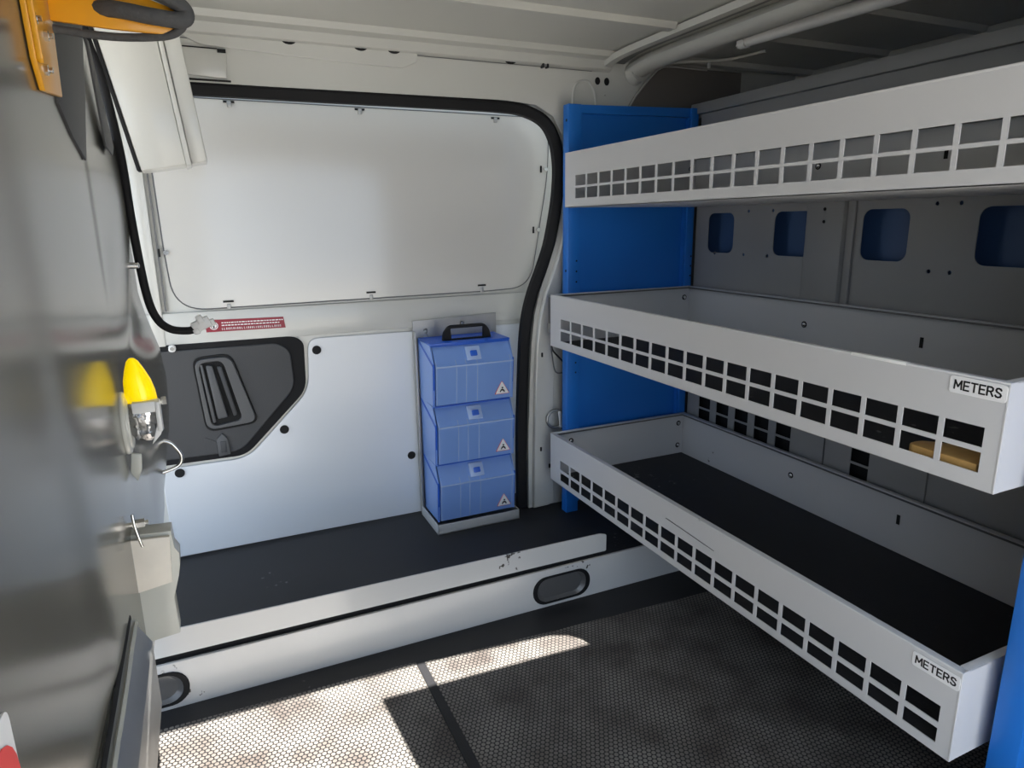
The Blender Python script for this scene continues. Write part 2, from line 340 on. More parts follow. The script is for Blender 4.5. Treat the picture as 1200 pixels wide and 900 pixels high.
# sliding door
g = G(); g.box((-.60, 1.925, .112), (1.10, 1.955, 1.36), M_body)
g.box((-.60, 1.915, .700), (1.10, 1.926, .785), M_body, .004)
d1 = g.build('door_1', kind='structure')
wout = rpoly([(-.088, 1.306), (-.083, .95), (-.075, .79), (.787, .795), (.935, .80), (.962, .95), (.999, 1.15), (.999, 1.303)], [.015, .05, .10, .0, .11, .05, .08, .09], 10)
g = G(); g.plate(wout, [], .010, (0, 1.925, 0), X, Z, M_dooru, bev=.003); g.build('window_blank', d1)
g = G(); o2 = [tuple(Vector(p)) for p in wout]; g.sweep([(p[0], 1.9150, p[1]) for p in wout], [(.0016, 0), (0, .0016), (-.0016, 0), (0, -.0016)], M_recess, closed=True, up=Y); g.build('blank_edge', d1)
for cx, cz, vert in ((.105, 1.297, 0), (.430, 1.296, 0), (.825, 1.292, 0), (.987, 1.155, 1), (.960, .975, 1), (.770, .803, 0), (.430, .800, 0), (.053, .797, 0), (-.080, .937, 1)):
    g = G()
    if vert: g.box((cx - .016, 1.9120, cz - .010), (cx - .011, 1.9152, cz + .010), M_black).cyl((cx + .002, 1.9152, cz), (cx + .002, 1.909, cz), .006, M_screw)
    else:
        sg = 1 if cz < 1 else -1
        g.box((cx - .013, 1.9120, cz + sg * .004 - .002 + .006), (cx + .013, 1.9152, cz + sg * .004 + .009), M_black).box((cx - .005, 1.911, cz - .010), (cx + .005, 1.916, cz + .004), M_steel, .001)
    g.build('panel_clip', d1)
# vertical channel left of the blank
g = G(); g.box((-.135, 1.912, .70), (-.105, 1.926, 1.34), M_body, .004).box((-.098, 1.916, .79), (-.094, 1.926, 1.30), M_recess); g.build('door_channel', d1)
# lower card panel
low = rpoly([(.246, .692), (.92, .686), (.92, .113), (-.155, .116), (-.158, .372), (.060, .372), (.236, .545)], [.03, .01, .0, .01, .01, .04, .04])
g = G(); g.plate(low, [], .008, (0, 1.925, 0), X, Z, M_doorl, bev=.002)
lp = g.build('door_card', d1)
for cx, cz in ((.267, .658), (.161, .440), (.524, .305), (-.115, .357), (.60, .31)):
    G().plate(circ(cx, cz, .0125), [], .003, (0, 1.9172, 0), X, Z, M_black, bev=.001).build('plug', d1)
# charcoal latch trim
tr = rpoly([(-.30, .706), (.205, .703), (.234, .685), (.230, .548), (.056, .381), (-.30, .384)], [0, .02, .04, .03, .03, 0])
g = G(); g.plate(tr, [], .012, (0, 1.925, 0), X, Z, M_seal, bev=.003)
ti = rpoly([(-.30, .690), (.165, .688), (.195, .665), (.200, .560), (.045, .397), (-.30, .400)], [0, .02, .03, .03, .03, 0])
g.plate(ti, [], .006, (0, 1.914, 0), X, Z, M_dark, bev=.003)
tm = g.build('latch_trim', d1)
ho = rpoly([(-.052, .668), (.045, .672), (.098, .472), (-.038, .462)][::-1], .028)
hi = inset(ho, .005)
g = G(); g.plate(ho, [hi], .004, (0, 1.9085, 0), X, Z, M_black, bev=.0008); g.build('handle_groove', tm)
h2o = inset(ho, .007); h2i = rpoly([(-.037, .652), (.022, .655), (.056, .488), (-.022, .478)][::-1], .018)
g = G(); g.plate(h2o, [h2i], .010, (0, 1.9085, 0), X, Z, M_dark2, bev=.002); g.build('handle_surround', tm)
g = G(); g.plate(inset(h2i, -.001), [], .0015, (0, 1.9082, 0), X, Z, M_black); g.build('handle_recess', tm)
g = G(); g.prism([(-.020, 1.907, .645), (-.004, 1.907, .645), (.020, 1.907, .500), (-.006, 1.907, .498)], (0, -.013, 0), M_dark2, .004)
g.prism([(.006, 1.907, .640), (.018, 1.907, .640), (.044, 1.907, .505), (.034, 1.907, .500)], (0, -.010, 0), M_dark, .003)
g.prism([(-.034, 1.907, .648), (-.027, 1.907, .648), (-.010, 1.907, .490), (-.019, 1.907, .487)], (0, -.008, 0), M_dark2, .002); g.build('handle_lever', tm)
g = G(); g.plate(rpoly([(-.045, .490 - .04), (-.01, .43), (-.012, .408), (-.045, .408)], .004), [], .002, (0, 1.9085, 0), X, Z, M_dark, bev=.0005)
g.prism([(-.014, 1.9085, .392), (.016, 1.9085, .395), (.012, 1.9085, .440), (.0, 1.9085, .455), (-.016, 1.9085, .440)], (0, -.008, 0), M_dark2, .002)
g.box((-.008, 1.8985, .402), (.007, 1.9015, .434), M_dark, .001); g.build('lock_knob', tm)
# red warning label, glued upside down
g = G(); st = [(.0, .735), (.203, .736), (.200, .765), (-.004, .765)]
g.plate([(-.008, .730), (.190, .728), (.186, .758), (-.010, .762)], [], .001, (0, 1.9148, 0), X, Z, M_red)
g.plate(circ(.011, .746, .0105), [circ(.011, .746, .0085)], .0006, (0, 1.9138, 0), X, Z, M_label).plate(circ(.011, .746, .0068), [], .0006, (0, 1.9138, 0), X, Z, M_label)
g.plate([(.009, .740), (.013, .740), (.012, .752), (.010, .752)], [], .0006, (0, 1.9132, 0), X, Z, M_ink)
rnd = random.Random(7)
for row, (zc, hh, x1) in enumerate(((.7365, .0058, .180), (.7455, .0028, .176), (.7525, .0028, .182))):
    x = .030
    while x < x1:
        w = rnd.uniform(.0022, .0045) if row == 0 else rnd.uniform(.003, .008)
        zz = zc - (x - .03) * .012
        if row == 0:
            k = rnd.random()
            g.box((x, 1.9132, zz - hh / 2), (x + .0012, 1.9138, zz + hh / 2), M_label)
            g.box((x, 1.9132, zz - hh / 2 + (k > .5) * hh * .8), (x + w * .8, 1.9138, zz - hh / 2 + .0011 + (k > .5) * hh * .8), M_label)
            if k > .3: g.box((x + w * .8 - .001, 1.9132, zz - hh / 2), (x + w * .8, 1.9138, zz + hh / 2), M_label)
        else: g.box((x, 1.9132, zz - hh / 2), (x + w, 1.9138, zz + hh / 2), M_label)
        x += w + .0018
g.build('warning_label', d1)['label'] = 'small red warning label with white lines of print'

# roof
g = G(); g.box((-.62, -.12, 1.462), (1.98, 1.86, 1.49), M_ceil); ce = g.build('ceiling', kind='structure')
g = G(); g.prism([(-.62, 1.742, 1.462), (-.62, 1.80, 1.462), (-.62, 1.80, 1.418), (-.62, 1.786, 1.424), (-.62, 1.776, 1.444), (-.62, 1.748, 1.448)], (1.76, 0, 0), M_ceil)
g.build('side_rail', ce)
for yy, x0, x1 in ((1.445, -.62, 1.105), (1.04, -.62, 1.10), (.62, -.62, 1.10), (1.72, 1.27, 1.95), (1.45, 1.27, 1.95), (1.18, 1.27, 1.95), (.90, 1.27, 1.95), (.6, 1.27, 1.95)):
    g = G(); g.prism([(x0, yy, 1.462), (x0, yy + .006, 1.448), (x0, yy + .034, 1.448), (x0, yy + .042, 1.462)], (x1 - x0, 0, 0), M_ceil); g.build('roof_rib', ce)
g = G()
pr1 = [(-.014, -.005), (-.011, .010), (.011, .010), (.014, -.005)]
ys = [(1.80, 1.436), (1.745, 1.446), (1.70, 1.450), (1.60, 1.452), (1.2, 1.452), (.6, 1.452), (-.1, 1.452)]
g.sweep([(1.122, y, z) for y, z in ys], pr1, M_ceil, up=-Z, smoothn=3)
g.sweep([(1.162, y, z + .012) for y, z in ys], [(-.028, 0), (-.028, .004), (.028, .004), (.028, 0)], M_recess, up=-Z, smoothn=3)
g.build('roof_bow_flange', ce)
g = G(); n = 14
g.sweep([(1.226, y + (.01 if i == 0 else 0), z - .012) for i, (y, z) in enumerate(ys)], [(.034 * math.cos(2 * math.pi * i / n), .024 * math.sin(2 * math.pi * i / n)) for i in range(n)], M_ceil, up=-Z, smoothn=3)
g.cyl((1.222, 1.80, 1.415), (1.225, 1.772, 1.423), .030, M_ceil, .030); g.build('roof_bow', ce)
g = G(); g.tube([(1.30, 1.76, 1.448), (1.34, 1.70, 1.443), (1.44, 1.65, 1.446), (1.50, 1.56, 1.455)], .0045, M_ceil).box((1.395, 1.672, 1.425), (1.402, 1.678, 1.446), M_wplast); g.build('roof_wire', ce)
# rear doors' header and wall beyond the shelving, walls behind the camera
g = G(); g.box((1.95, -.12, 0), (1.98, 1.86, 1.49), M_body).box((1.86, -.12, 1.405), (1.95, 1.80, 1.462), M_ceil, .006); g.build('wall_right', kind='structure')
near = [(-.62, -.03), (.03, -.03), (.03, 1.330), (.57, 1.320), (.90, 1.288), (.940, 1.272), (.960, 1.245), (.965, 1.20), (.965, -.03), (1.98, -.03), (1.98, 1.49), (-.62, 1.49)]  # doorway outline shaped to trim the sun on floor and bulkhead
g = G(); g.plate(near, [], .03, (0, -.05, 0), X, Z, M_body); g.build('wall_back', kind='structure')
# outside: ground and an added sheet that blocks part of the sun
G().box((-12, -14, -.55), (12, 10, -.50), M_ground).build('ground', kind='structure')
g = G(); g.prism([(.528, -.482, 1.6), (1.8, -.545, 1.6), (1.8, -1.7, 1.6), (.62, -1.7, 1.6)], (0, 0, .02), M_steel); blocker = g.build('sun_blocker')
tag(blocker, 'added grey sheet blocking the sun outside the open doorway', 'sun_blocker')

# bulkhead: glossy pressed panel right beside the camera
def bx(z):
    return -.118 if z > .45 else -.118 - .125 * ((.45 - z) / .45) ** 1.3
def yend(z):
    T = [(0, 1.33), (.12, 1.34), (.40, 1.47), (.46, 1.49), (.60, 1.50), (.87, 1.55), (1.01, 1.53), (1.135, 1.51), (1.243, 1.37), (1.279, 1.24), (1.45, .95)]
    for (a, p), (b, q) in zip(T, T[1:]):
        if z <= b: return p + (q - p) * (z - a) / (b - a)
    return T[-1][1]
def flare(z):
    T = [(0, -.006), (.46, -.006), (.60, .021), (.70, .031), (.76, .026), (.82, .010), (.87, 0), (2, 0)]
    for (a, p), (b, q) in zip(T, T[1:]):
        if z <= b: return p + (q - p) * (z - a) / (b - a)
def emb(y, z):
    d = flare(z) * (lambda t: t * t * (3 - 2 * t))(max(0, min(1, (y - 1.18) / .30)))
    # shallow pressed fields with soft shoulders
    s = lambda t: 1 / (1 + math.exp(-max(-30, min(30, t))))
    d += -.004 * s((.60 + .10 * (1.2 - z) - y) / .018)
    d += -.006 * s((z - .98 - .5 * (y - 1.2)) / .02) * s((y - 1.05) / .02)
    d += -.005 * s((.86 + .55 * (y - 1.3) - z) / .012) * s((y - .95) / .03) * s((z - .68) / .02)
    return d
g = G(); ny, nz = 90, 90; vs = []
for i in range(ny + 1):
    for j in range(nz + 1):
        z = .0 + 1.455 * j / nz; ye = yend(z); y = -.045 + (ye + .045) * i / ny
        vs.append((bx(z) + emb(y, z), y, z))
o = len(vs); vs += [(x - .035 if True else x, y, z) for x, y, z in vs]
q = lambda i, j: i * (nz + 1) + j
fs = []
for i in range(ny):
    for j in range(nz):
        fs.append((q(i, j), q(i + 1, j), q(i + 1, j + 1), q(i, j + 1))); fs.append((o + q(i, j), o + q(i, j + 1), o + q(i + 1, j + 1), o + q(i + 1, j)))
for i in range(ny):
    for j in (0, nz):
        a, b = q(i, j), q(i + 1, j); fs.append((a, o + a, o + b, b) if j == 0 else (a, b, o + b, o + a))
for j in range(nz):
    for i in (0, ny):
        a, b = q(i, j), q(i, j + 1); fs.append((a, b, o + b, o + a) if i == 0 else (a, o + a, o + b, b))
g.add(vs, fs, M_bulk); wl = g.build('wall_left', kind='structure')
# protruding steel rail along the bulkhead, below the foam block
g = G(); g.prism([(-.121, .80, .575), (-.100, .80, .534), (-.100, .80, .450), (-.104, .80, .450), (-.104, .80, .530), (-.125, .80, .568)], (0, -.84, 0), M_steel, .0008)
g.prism([(-.119, .80, .5755), (-.1170, .80, .5705), (-.1170, .80, .565), (-.119, .80, .565)], (0, -.84, 0), M_black); g.build('bulkhead_rail', wl)
g = G(); g.sweep([(-.113, .798, .5625), (-.1133, .74, .563), (-.1128, .68, .5625), (-.113, .5, .563), (-.113, .0, .5625)], [(-.0028, 0), (0, .003), (.0028, 0), (0, -.002)], M_clear, up=Z, smoothn=8); g.build('sealant_bead', wl)
# dark reflections up by the roof, built as thin wedges
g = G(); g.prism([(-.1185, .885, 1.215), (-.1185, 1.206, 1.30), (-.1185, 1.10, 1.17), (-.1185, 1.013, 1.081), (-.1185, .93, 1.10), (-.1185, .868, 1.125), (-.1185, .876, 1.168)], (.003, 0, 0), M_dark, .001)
g.build('dark_reflection', wl)
g = G(); g.prism([(-.1185, 1.215, 1.266), (-.1185, 1.240, 1.268), (-.1185, 1.394, 1.135), (-.1185, 1.36, 1.118), (-.1185, 1.27, 1.125)], (.003, 0, 0), M_dark, .001); g.build('dark_reflection', wl)
# small bright button bolt on the bulkhead
g = G(); g.cyl((-.124, 1.46, .93), (-.110, 1.46, .93), .006, M_screw, seg=12).ball((-.110, 1.46, .93), .006, M_screw, (.6, 1, 1)); g.build('rivet', wl)
g = G(); g.cyl((-.093, 1.912, .696), (-.093, 1.902, .696), .009, M_wplast, seg=14, bev=.002).cyl((-.093, 1.903, .696), (-.093, 1.899, .696), .005, M_screw, seg=6); g.build('trim_screw', tm)
# reflective sticker at the lower left
g = G(); g.prism([(-.1222, p[0], p[1]) for p in rpoly([(.30, .67), (.394, .67), (.394, .753), (.30, .753)], .010)], (.0015, 0, 0), M_label)
g.prism([(-.1205, p[0], p[1]) for p in circ(.365, .716, .027)], (.0006, 0, 0), M_redb)
stk = g.build('reflective_sticker'); tag(stk, 'white rounded sticker with red disc at lower edge of grey bulkhead', 'sticker')

# ================================================================== SHELVING UNIT
R = thing('shelving_unit', 'white and blue metal shelving rack with three mesh-fronted trays', 'shelving', (1.16, 1.10, 0))
def post(x0, x1, y0, y1, z0, z1, holes=True):
    g = G(); g.box((x0, y0, z0), (x1, y1, z1), M_blue, .002)
    if holes:
        for z in [z0 + .06 + .03 * i for i in range(int((z1 - z0 - .1) / .03))]:
            if (int(z * 100) // 3) % 9 < 3: g.cyl(((x0 + x1) / 2 + .008, y0 + .0005, z), ((x0 + x1) / 2 + .008, y0 - .0004, z), .0028, M_black, seg=10)
        for z in (.70, .86, 1.27): g.cyl((x0 + .0005, y0 + .012, z), (x0 - .0005, y0 + .012, z), .004, M_black, seg=10)
    return g.build('post', R)
post(.957, .998, 1.713, 1.745, .108, 1.312)
post(1.376, 1.402, 1.713, 1.745, .108, 1.322)
post(.955, .995, .425, .463, .001, 1.312)
post(1.376, 1.402, .425, .463, .001, 1.322)
for y0, zb in ((1.722, .14), (.436, .03)):
    g = G(); g.box((.998, y0 + .010, zb), (1.376, y0 + .012, 1.295), M_blue).prism([(.998, y0, 1.290), (1.376, y0, 1.297), (1.376, y0, 1.322), (.998, y0, 1.312)], (0, .012, 0), M_blue)
    g.box((.998, y0 - .004, zb), (1.004, y0 + .012, 1.29), M_blue).box((1.370, y0 - .004, zb), (1.376, y0 + .012, 1.29), M_blue); g.build('end_panel', R)
# back panel with rounded windows above and square holes below
Ub, Vb = -Y, Z                                                  # U x V = -X : grows toward the aisle
wins = [rrect(-1.654, .902, -1.545, 1.017, .022), rrect(-1.392, .902, -1.270, 1.017, .022), rrect(-1.122, .902, -1.006, 1.017, .022), rrect(-.860, .902, -.744, 1.017, .022), rrect(-.62, .902, -.50, 1.017, .022)]
sq = []
for y1, y0 in ((1.655, 1.602), (1.574, 1.520), (1.493, 1.439), (1.412, 1.358), (1.331, 1.277), (1.087, 1.036)):
    for z0, z1 in ((.413, .447), (.373, .407)): sq.append([(-y1, z0), (-y0, z0), (-y0, z1), (-y1, z1)])
sm = []
for cy, cz in ((1.49, 1.02), (1.40, 1.02), (1.50, .90), (1.41, .90), (.95, 1.025), (.90, 1.025), (.95, .885), (.905, .885), (1.62, .90)):
    sm.append(circ(-cy, cz, .0045, 10))
g = G(); g.plate([(-1.711, .10), (-.465, .10), (-.465, 1.335), (-1.711, 1.335)], wins + sq + sm, .002, (1.412, 0, 0), Ub, Vb, M_backp)
g.build('back_panel', R)
g = G(); g.box((1.455, .43, .06), (1.458, 1.74, 1.30), M_blue2)
g.build('rear_sheet', R)
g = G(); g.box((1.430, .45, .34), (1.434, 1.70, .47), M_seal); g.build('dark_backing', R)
g = G(); g.prism([(1.4085, 1.280, .79), (1.3985, 1.276, .79), (1.3985, 1.168, .79), (1.4085, 1.164, .79)], (0, 0, .26), M_backp, .001)
g.cyl((1.3985, 1.222, 1.02), (1.3975, 1.222, 1.02), .004, M_black, seg=10).cyl((1.3985, 1.222, .99), (1.3975, 1.222, .99), .004, M_black, seg=10); g.build('brace', R)
for a_, b_, m_ in (((1.403, 1.140, .79), (1.409, 1.146, 1.06), M_backp), ((1.4065, 1.164, .35), (1.409, 1.166, .64), M_recess), ((1.4065, .889, .35), (1.409, .891, .64), M_recess)): G().box(a_, b_, m_).build('panel_seam', R)
g = G(); g.box((1.395, .43, 1.305), (1.412, 1.742, 1.335), M_backp, .002); g.build('top_rail', R)
# upper box rail far side with a lighter patch
g = G(); g.box((1.44, .40, 1.300), (1.50, 1.79, 1.338), M_backp, .004).box((1.436, 1.19, 1.290), (1.441, 1.33, 1.305), M_tray); g.build('upper_rail', R)

GLYPH = {'M': (.82, [[(0, 0), (.04, 1), (.41, .30), (.78, 1), (.82, 0)]]), 'E': (.58, [[(.58, 1), (0, 1), (0, 0), (.58, 0)], [(0, .52), (.50, .52)]]),
         'T': (.66, [[(0, 1), (.66, 1)], [(.33, 1), (.33, 0)]]), 'R': (.62, [[(0, 0), (0, 1), (.40, 1), (.56, .90), (.58, .74), (.52, .58), (.38, .50), (0, .50)], [(.34, .50), (.62, 0)]]),
         'S': (.60, [[(.58, .82), (.48, .96), (.30, 1.0), (.12, .95), (.04, .78), (.12, .60), (.30, .52), (.50, .42), (.60, .25), (.52, .07), (.32, 0), (.12, .03), (0, .18)]])}
def lettering(g, txt, h, wd, O, mt):
    # stroke lettering that reads along -Y on a face looking toward -X; O = bottom centre
    gap = .26; tot = sum(GLYPH[c][0] for c in txt) + gap * (len(txt) - 1); u = -tot / 2 * h
    for c in txt:
        w, strokes = GLYPH[c]
        for st in strokes:
            P = [Vector((u + a * h, b * h)) for a, b in st]
            for a, b in zip(P, P[1:]):
                d = (b - a).normalized(); n = Vector((-d.y, d.x)) * wd / 2; e = d * wd * .35
                q_ = [a - e + n, a - e - n, b + e - n, b + e + n]
                g.prism([(O[0], O[1] - p.x, O[2] + p.y) for p in q_], (-.0003, 0, 0), mt)
        u += (w + gap) * h
def tray(xf, y0, y1, z0, z1, rows, xb, label=None):
    tz = .002
    g = G()
    g.box((xf + tz, y0, z0), (xb, y1, z0 + tz), M_tray)                               # bottom
    g.box((xf + tz, y0, z0 + tz), (xb, y0 + tz, z1), M_tray); g.box((xf + tz, y1 - tz, z0 + tz), (xb, y1, z1), M_tray)
    g.box((xb - tz, y0 + tz, z0 + tz), (xb, y1 - tz, z1), M_tray)
    # folded rims
    g.box((xf + .0005, y0 + .0005, z1 - .003), (xf + .014, y1 - .0005, z1 - .0005), M_tray, .001)
    g.box((xb - .014, y0, z1 - .0025), (xb + .001, y1, z1 + .0005), M_tray, .001)
    g.box((xf + .014, y0, z1 - .0025), (xb - .014, y0 + .013, z1 + .0003), M_tray, .001); g.box((xf + .014, y1 - .013, z1 - .0025), (xb - .014, y1, z1 + .0003), M_tray, .001)
    # thin dark fold lines
    g.box((xb - .0150, y0 + .014, z1 - .0065), (xb - .0020, y1 - .013, z1 - .0025), M_recess)
    g.box((xf + .02, y1 - .0140, z1 - .0065), (xb - .015, y1 - .002, z1 - .0025), M_recess)
    t = g.build('tray', R)
    ys = [y0]; c0 = .504; ncol = 20
    for k in range(ncol):
        a = c0 + .0608 * k; b = a + .0528
        if b < y1 - .004: ys += [a, b]
    ys += [y1]
    zs = [z0] + [v for r in rows for v in r] + [z1]
    g = G(); us = [-v for v in ys[::-1]]
    g.grid(us, zs, lambda i, j: i % 2 == 1 and j % 2 == 1, tz, (xf + tz, 0, 0), -Y, Z, M_tray)
    g.box((xf, y0 - .0002, z0 - .0002), (xf + .012, y1 + .0002, z0 + .0018), M_tray)
    g.box((xf - .0006, y0 - .0008, z0), (xf + .003, y0 + .002, z1), M_tray, .0006)
    g.box((xf - .0008, y0, z1 - .003), (xf + .004, y1, z1 + .0006), M_tray, .001)
    g.build('mesh_front', t)
    g = G(); g.box((xf + .004, y0 + .004, z0 + tz + .0002), (xb - .004, y1 - .004, z0 + .008), M_liner, .001); g.build('rubber_liner', t)
    for x_, z_ in ((xf + .07, z1 - .035), (xb - .02, z1 - .035), (xb - .02, z0 + .035)):
        g = G(); g.cyl((x_, y1 - .002, z_), (x_, y1 - .0028, z_), .0085, M_black, seg=14).ball((x_, y1 - .003, z_), .006, M_screw, (1, .6, 1)); g.build('bolt', t)
    for y_ in (1.24, 1.27):
        pass
    g = G(); g.cyl((xb - .002, 1.25, z0 + .085), (xb - .0028, 1.25, z0 + .085), .0085, M_black, seg=14).ball((xb - .003, 1.25, z0 + .085), .006, M_screw, (.6, 1, 1)); g.build('bolt', t)
    g = G(); g.box((xb - .003, .93, z0 + .075), (xb - .0018, .938, z0 + .098), M_black); g.build('slot', t)
    if label:
        g = G(); ya, yb, za, zb = label
        sl = (za[1] - za[0])
        g.plate(rrect(-yb, za[0], -ya, zb[0], .004), [], .0008, (xf - .0006, 0, 0), -Y, Z, M_label)
        lettering(g, 'METERS', .0114, .0022, (xf - .00135, (ya + yb) / 2, (za[0] + zb[0]) / 2 - .0056), M_ink)
        l = g.build('tray_label', t); l['label'] = 'white label printed METERS'
    return t
xb = 1.396
T3 = tray(.900, .482, 1.712, .235, .381, ((.250, .275), (.284, .312)), xb, (.483, .553, (.3505, .3505), (.3735, .3735)))
T2 = tray(.900, .482, 1.735 - .023, .648, .796, ((.670, .698), (.705, .732)), xb, (.4835, .556, (.7695, .7695), (.7925, .7925)))
T1 = tray(.944, .478, 1.708, 1.037, 1.182, ((1.060, 1.087), (1.093, 1.120)), xb)
g = G(); g.box((.8990, .621, .7925), (.9080, .712, .7972), M_glint, .0005); g.build('rim_glint', T2)['label'] = 'short white painted highlight on the rim'  # white strip painted in as a sun highlight on the rim
# long scrape on the lowest front
g = G(); g.prism([(.8992, 1.145, .3395), (.8992, 1.148, .338), (.8992, .985, .3315), (.8992, .985, .3325)], (-.0003, 0, 0), M_ink); g.build('scrape', T3)

# tan offcut lying in the middle tray
g = G(); ol = rpoly([(.906, .51), (.985, .51), (.985, .545), (.955, .590), (.935, .612), (.908, .610)], [0, .01, .02, .02, .02, .01])
g.prism([(p[0], p[1], .657) for p in ol], (0, 0, .022), M_wood, .003); w = g.build('wood_offcut'); tag(w, 'tan rounded wooden offcut lying in near end of middle tray', 'offcut')

# ================================================================== FLOOR MATS
g = G(); g.prism([(p[0], p[1], .0002) for p in ((-.186, .02), (.352, .02), (.352, 1.347), (.340, 1.349), (-.186, 1.364))], (0, 0, .003), M_mat)
tag(g.build('floor_mat'), 'perforated rubber mat beside grey bulkhead, mostly sunlit', 'mat')
g = G(); g.prism([(p[0], p[1], .0002) for p in ((.384, .02), (1.45, .02), (1.45, 1.28), (.72, 1.316), (.372, 1.339))], (0, 0, .003), M_mat)
tag(g.build('floor_mat'), 'perforated rubber mat running under the white shelving, mostly shaded', 'mat')
g = G(); g.prism([(.3530, .02, .0002), (.3830, .02, .0002), (.3710, 1.342, .0002), (.3530, 1.350, .0002)], (0, 0, .0045), M_floor); tag(g.build('joining_strip'), 'black strip joining the two perforated floor mats', 'floor strip')

# ================================================================== BIN ORGANISER AND ITS BRACKET
B = thing('wall_bracket', 'grey galvanised wall bracket holding the blue bin tower', 'bracket', (.68, 1.88, .11))
g = G(); g.plate([(.545, .112), (.815, .112), (.812, .728), (.545, .720)], [circ(.584, .688, .007, 12), circ(.584, .672, .007, 12), circ(.70, .704, .007, 12)], .004, (0, 1.912, 0), X, Z, M_steel, bev=.0008); g.build('back_plate', B)
g = G(); g.box((.545, 1.742, .1085), (.808, 1.906, .111), M_steel).box((.545, 1.742, .1085), (.808, 1.745, .139), M_foot, .0008).box((.545, 1.742, .1085), (.548, 1.906, .139), M_foot, .0008).box((.805, 1.742, .1085), (.808, 1.906, .139), M_steel, .0008)
g.box((.545, 1.890, .139), (.549, 1.908, .69), M_steel, .0008); g.build('foot_tray', B)
g = G(); g.cyl((.700, 1.9085, .704), (.700, 1.905, .704), .006, M_screw, seg=12); g.build('screw', B)
O = thing('bin_organiser', 'tower of three tilting frosted blue plastic bins with black handle', 'organiser', (.68, 1.83, .112))
xa, xc = .556, .802
zt = [.664, .487, .310]; hB = .1735
g = G()
for z1 in zt:
    z0 = z1 - hB
    for x_ in (xa, xc - .003):
        g.prism([(x_, 1.903, z0), (x_, 1.903, z1 + .006), (x_, 1.786, z1), (x_, 1.762, z1 - .05), (x_, 1.768, z0)], (.003, 0, 0), M_blueclr)
        g.prism([(x_ - .0012, 1.890, z1 + .004), (x_ - .0012, 1.893, z1 - .003), (x_ - .0012, 1.764, z1 - .056), (x_ - .0012, 1.760, z1 - .050)], (.0054, 0, 0), M_bluedeep)
        g.prism([(x_ - .0012, 1.770, z0), (x_ - .0012, 1.759, z1 - .05), (x_ - .0012, 1.763, z1 - .05), (x_ - .0012, 1.774, z0)], (.0054, 0, 0), M_bluedeep)
    g.box((xa + .003, 1.775, z0), (xc - .003, 1.903, z0 + .003), M_bluedeep)
    g.box((xa + .003, 1.783, z1 - .004), (xc - .003, 1.903, z1), M_bluedeep)
g.box((xa, 1.900, zt[2] - hB), (xc, 1.904, zt[0] + .006), M_bluedeep)
g.box((xa, 1.784, .664), (xc, 1.904, .669), M_bluedeep, .001)
g.build('case', O)
for z1 in zt:
    z0 = z1 - hB + .004; x0, x1 = xa + .006, xc - .004
    def fy(z):                                                  # front skin: slanted top, near upright face below
        zk = z1 - .058
        return 1.787 - (z1 - z) / .058 * .033 if z > zk else 1.754 + (zk - z) / (zk - z0) * .010
    prof = [(1.787, z1 - .005), (1.754, z1 - .058), (1.764, z0), (1.767, z0 + .001), (1.758, z1 - .059), (1.790, z1 - .006)]
    g = G(); g.prism([(x0, a, b) for a, b in prof], (x1 - x0, 0, 0), M_blueclr)
    g.prism([(x0, 1.787, z1 - .006), (x0, 1.756, z1 - .058), (x0, 1.766, z0), (x0, 1.86, z0 + .01), (x0, 1.88, z1 - .02)], (.002, 0, 0), M_blueclr)
    bn = g.build('bin', O)
    g = G(); g.prism([(x0 + .004, 1.800, z1 - .012), (x0 + .004, 1.768, z1 - .060), (x0 + .004, 1.778, z0 + .004), (x0 + .004, 1.880, z0 + .004), (x0 + .004, 1.880, z1 - .012)], (x1 - x0 - .008, 0, 0), M_bluedeep); g.build('bin_inside', bn)
    g = G()
    for xr in (x0 + .001, .622, .652, .686, x1 - .008):
        for (ya, za), (yb, zb) in (((1.787, z1 - .006), (1.754, z1 - .058)), ((1.754, z1 - .058), (1.764, z0))):
            g.prism([(xr, ya - .0002, za), (xr, yb - .0002, zb), (xr, yb + .001, zb), (xr, ya + .001, za)], (.0022, 0, 0), M_bluelit)
    g.prism([(x0, 1.7525, z1 - .056), (x0, 1.7525, z1 - .060), (x0, 1.756, z1 - .060), (x0, 1.756, z1 - .056)], (x1 - x0, 0, 0), M_bluelit); g.build('moulded_rib', bn)
    g = G(); sl = Vector((0, -.033, -.053)).normalized()
    c = Vector(((x0 + x1) / 2, 1.772, z1 - .028)); rot = Matrix.Rotation(math.radians(-30), 3, 'X')
    g.box(c + Vector((-.022, -.005, -.021)), c + Vector((.022, .003, .021)), M_bluelit, .002, rot)
    g.box(c + Vector((-.010, -.012, -.008)), c + Vector((.010, .0, .008)), M_bluedeep, .002, rot); g.build('latch', bn)
    # triangular tool-warning label
    g = G(); cx, cz = x1 - .034, z0 + .027
    tri = lambda r: [(cx + r * math.sin(a), cz + r * math.cos(a)) for a in (0, -2 * math.pi / 3, 2 * math.pi / 3)]
    g.plate(rpoly(tri(.027), .002), [], .0008, (0, 1.7602, 0), X, Z, M_redb); g.plate(rpoly(tri(.0245), .002), [], .0006, (0, 1.7594, 0), X, Z, M_label)
    g.plate(circ(cx + .001, cz + .005, .0028, 10), [], .0005, (0, 1.7588, 0), X, Z, M_ink)
    g.plate([(cx - .008, cz - .008), (cx - .005, cz - .001), (cx, cz + .002), (cx + .006, cz - .001), (cx + .009, cz - .008), (cx + .005, cz - .008), (cx + .003, cz - .004), (cx - .003, cz - .004), (cx - .004, cz - .008)], [], .0005, (0, 1.7588, 0), X, Z, M_ink)
    g.build('triangle_label', bn)['label'] = 'white triangle label with red edge'
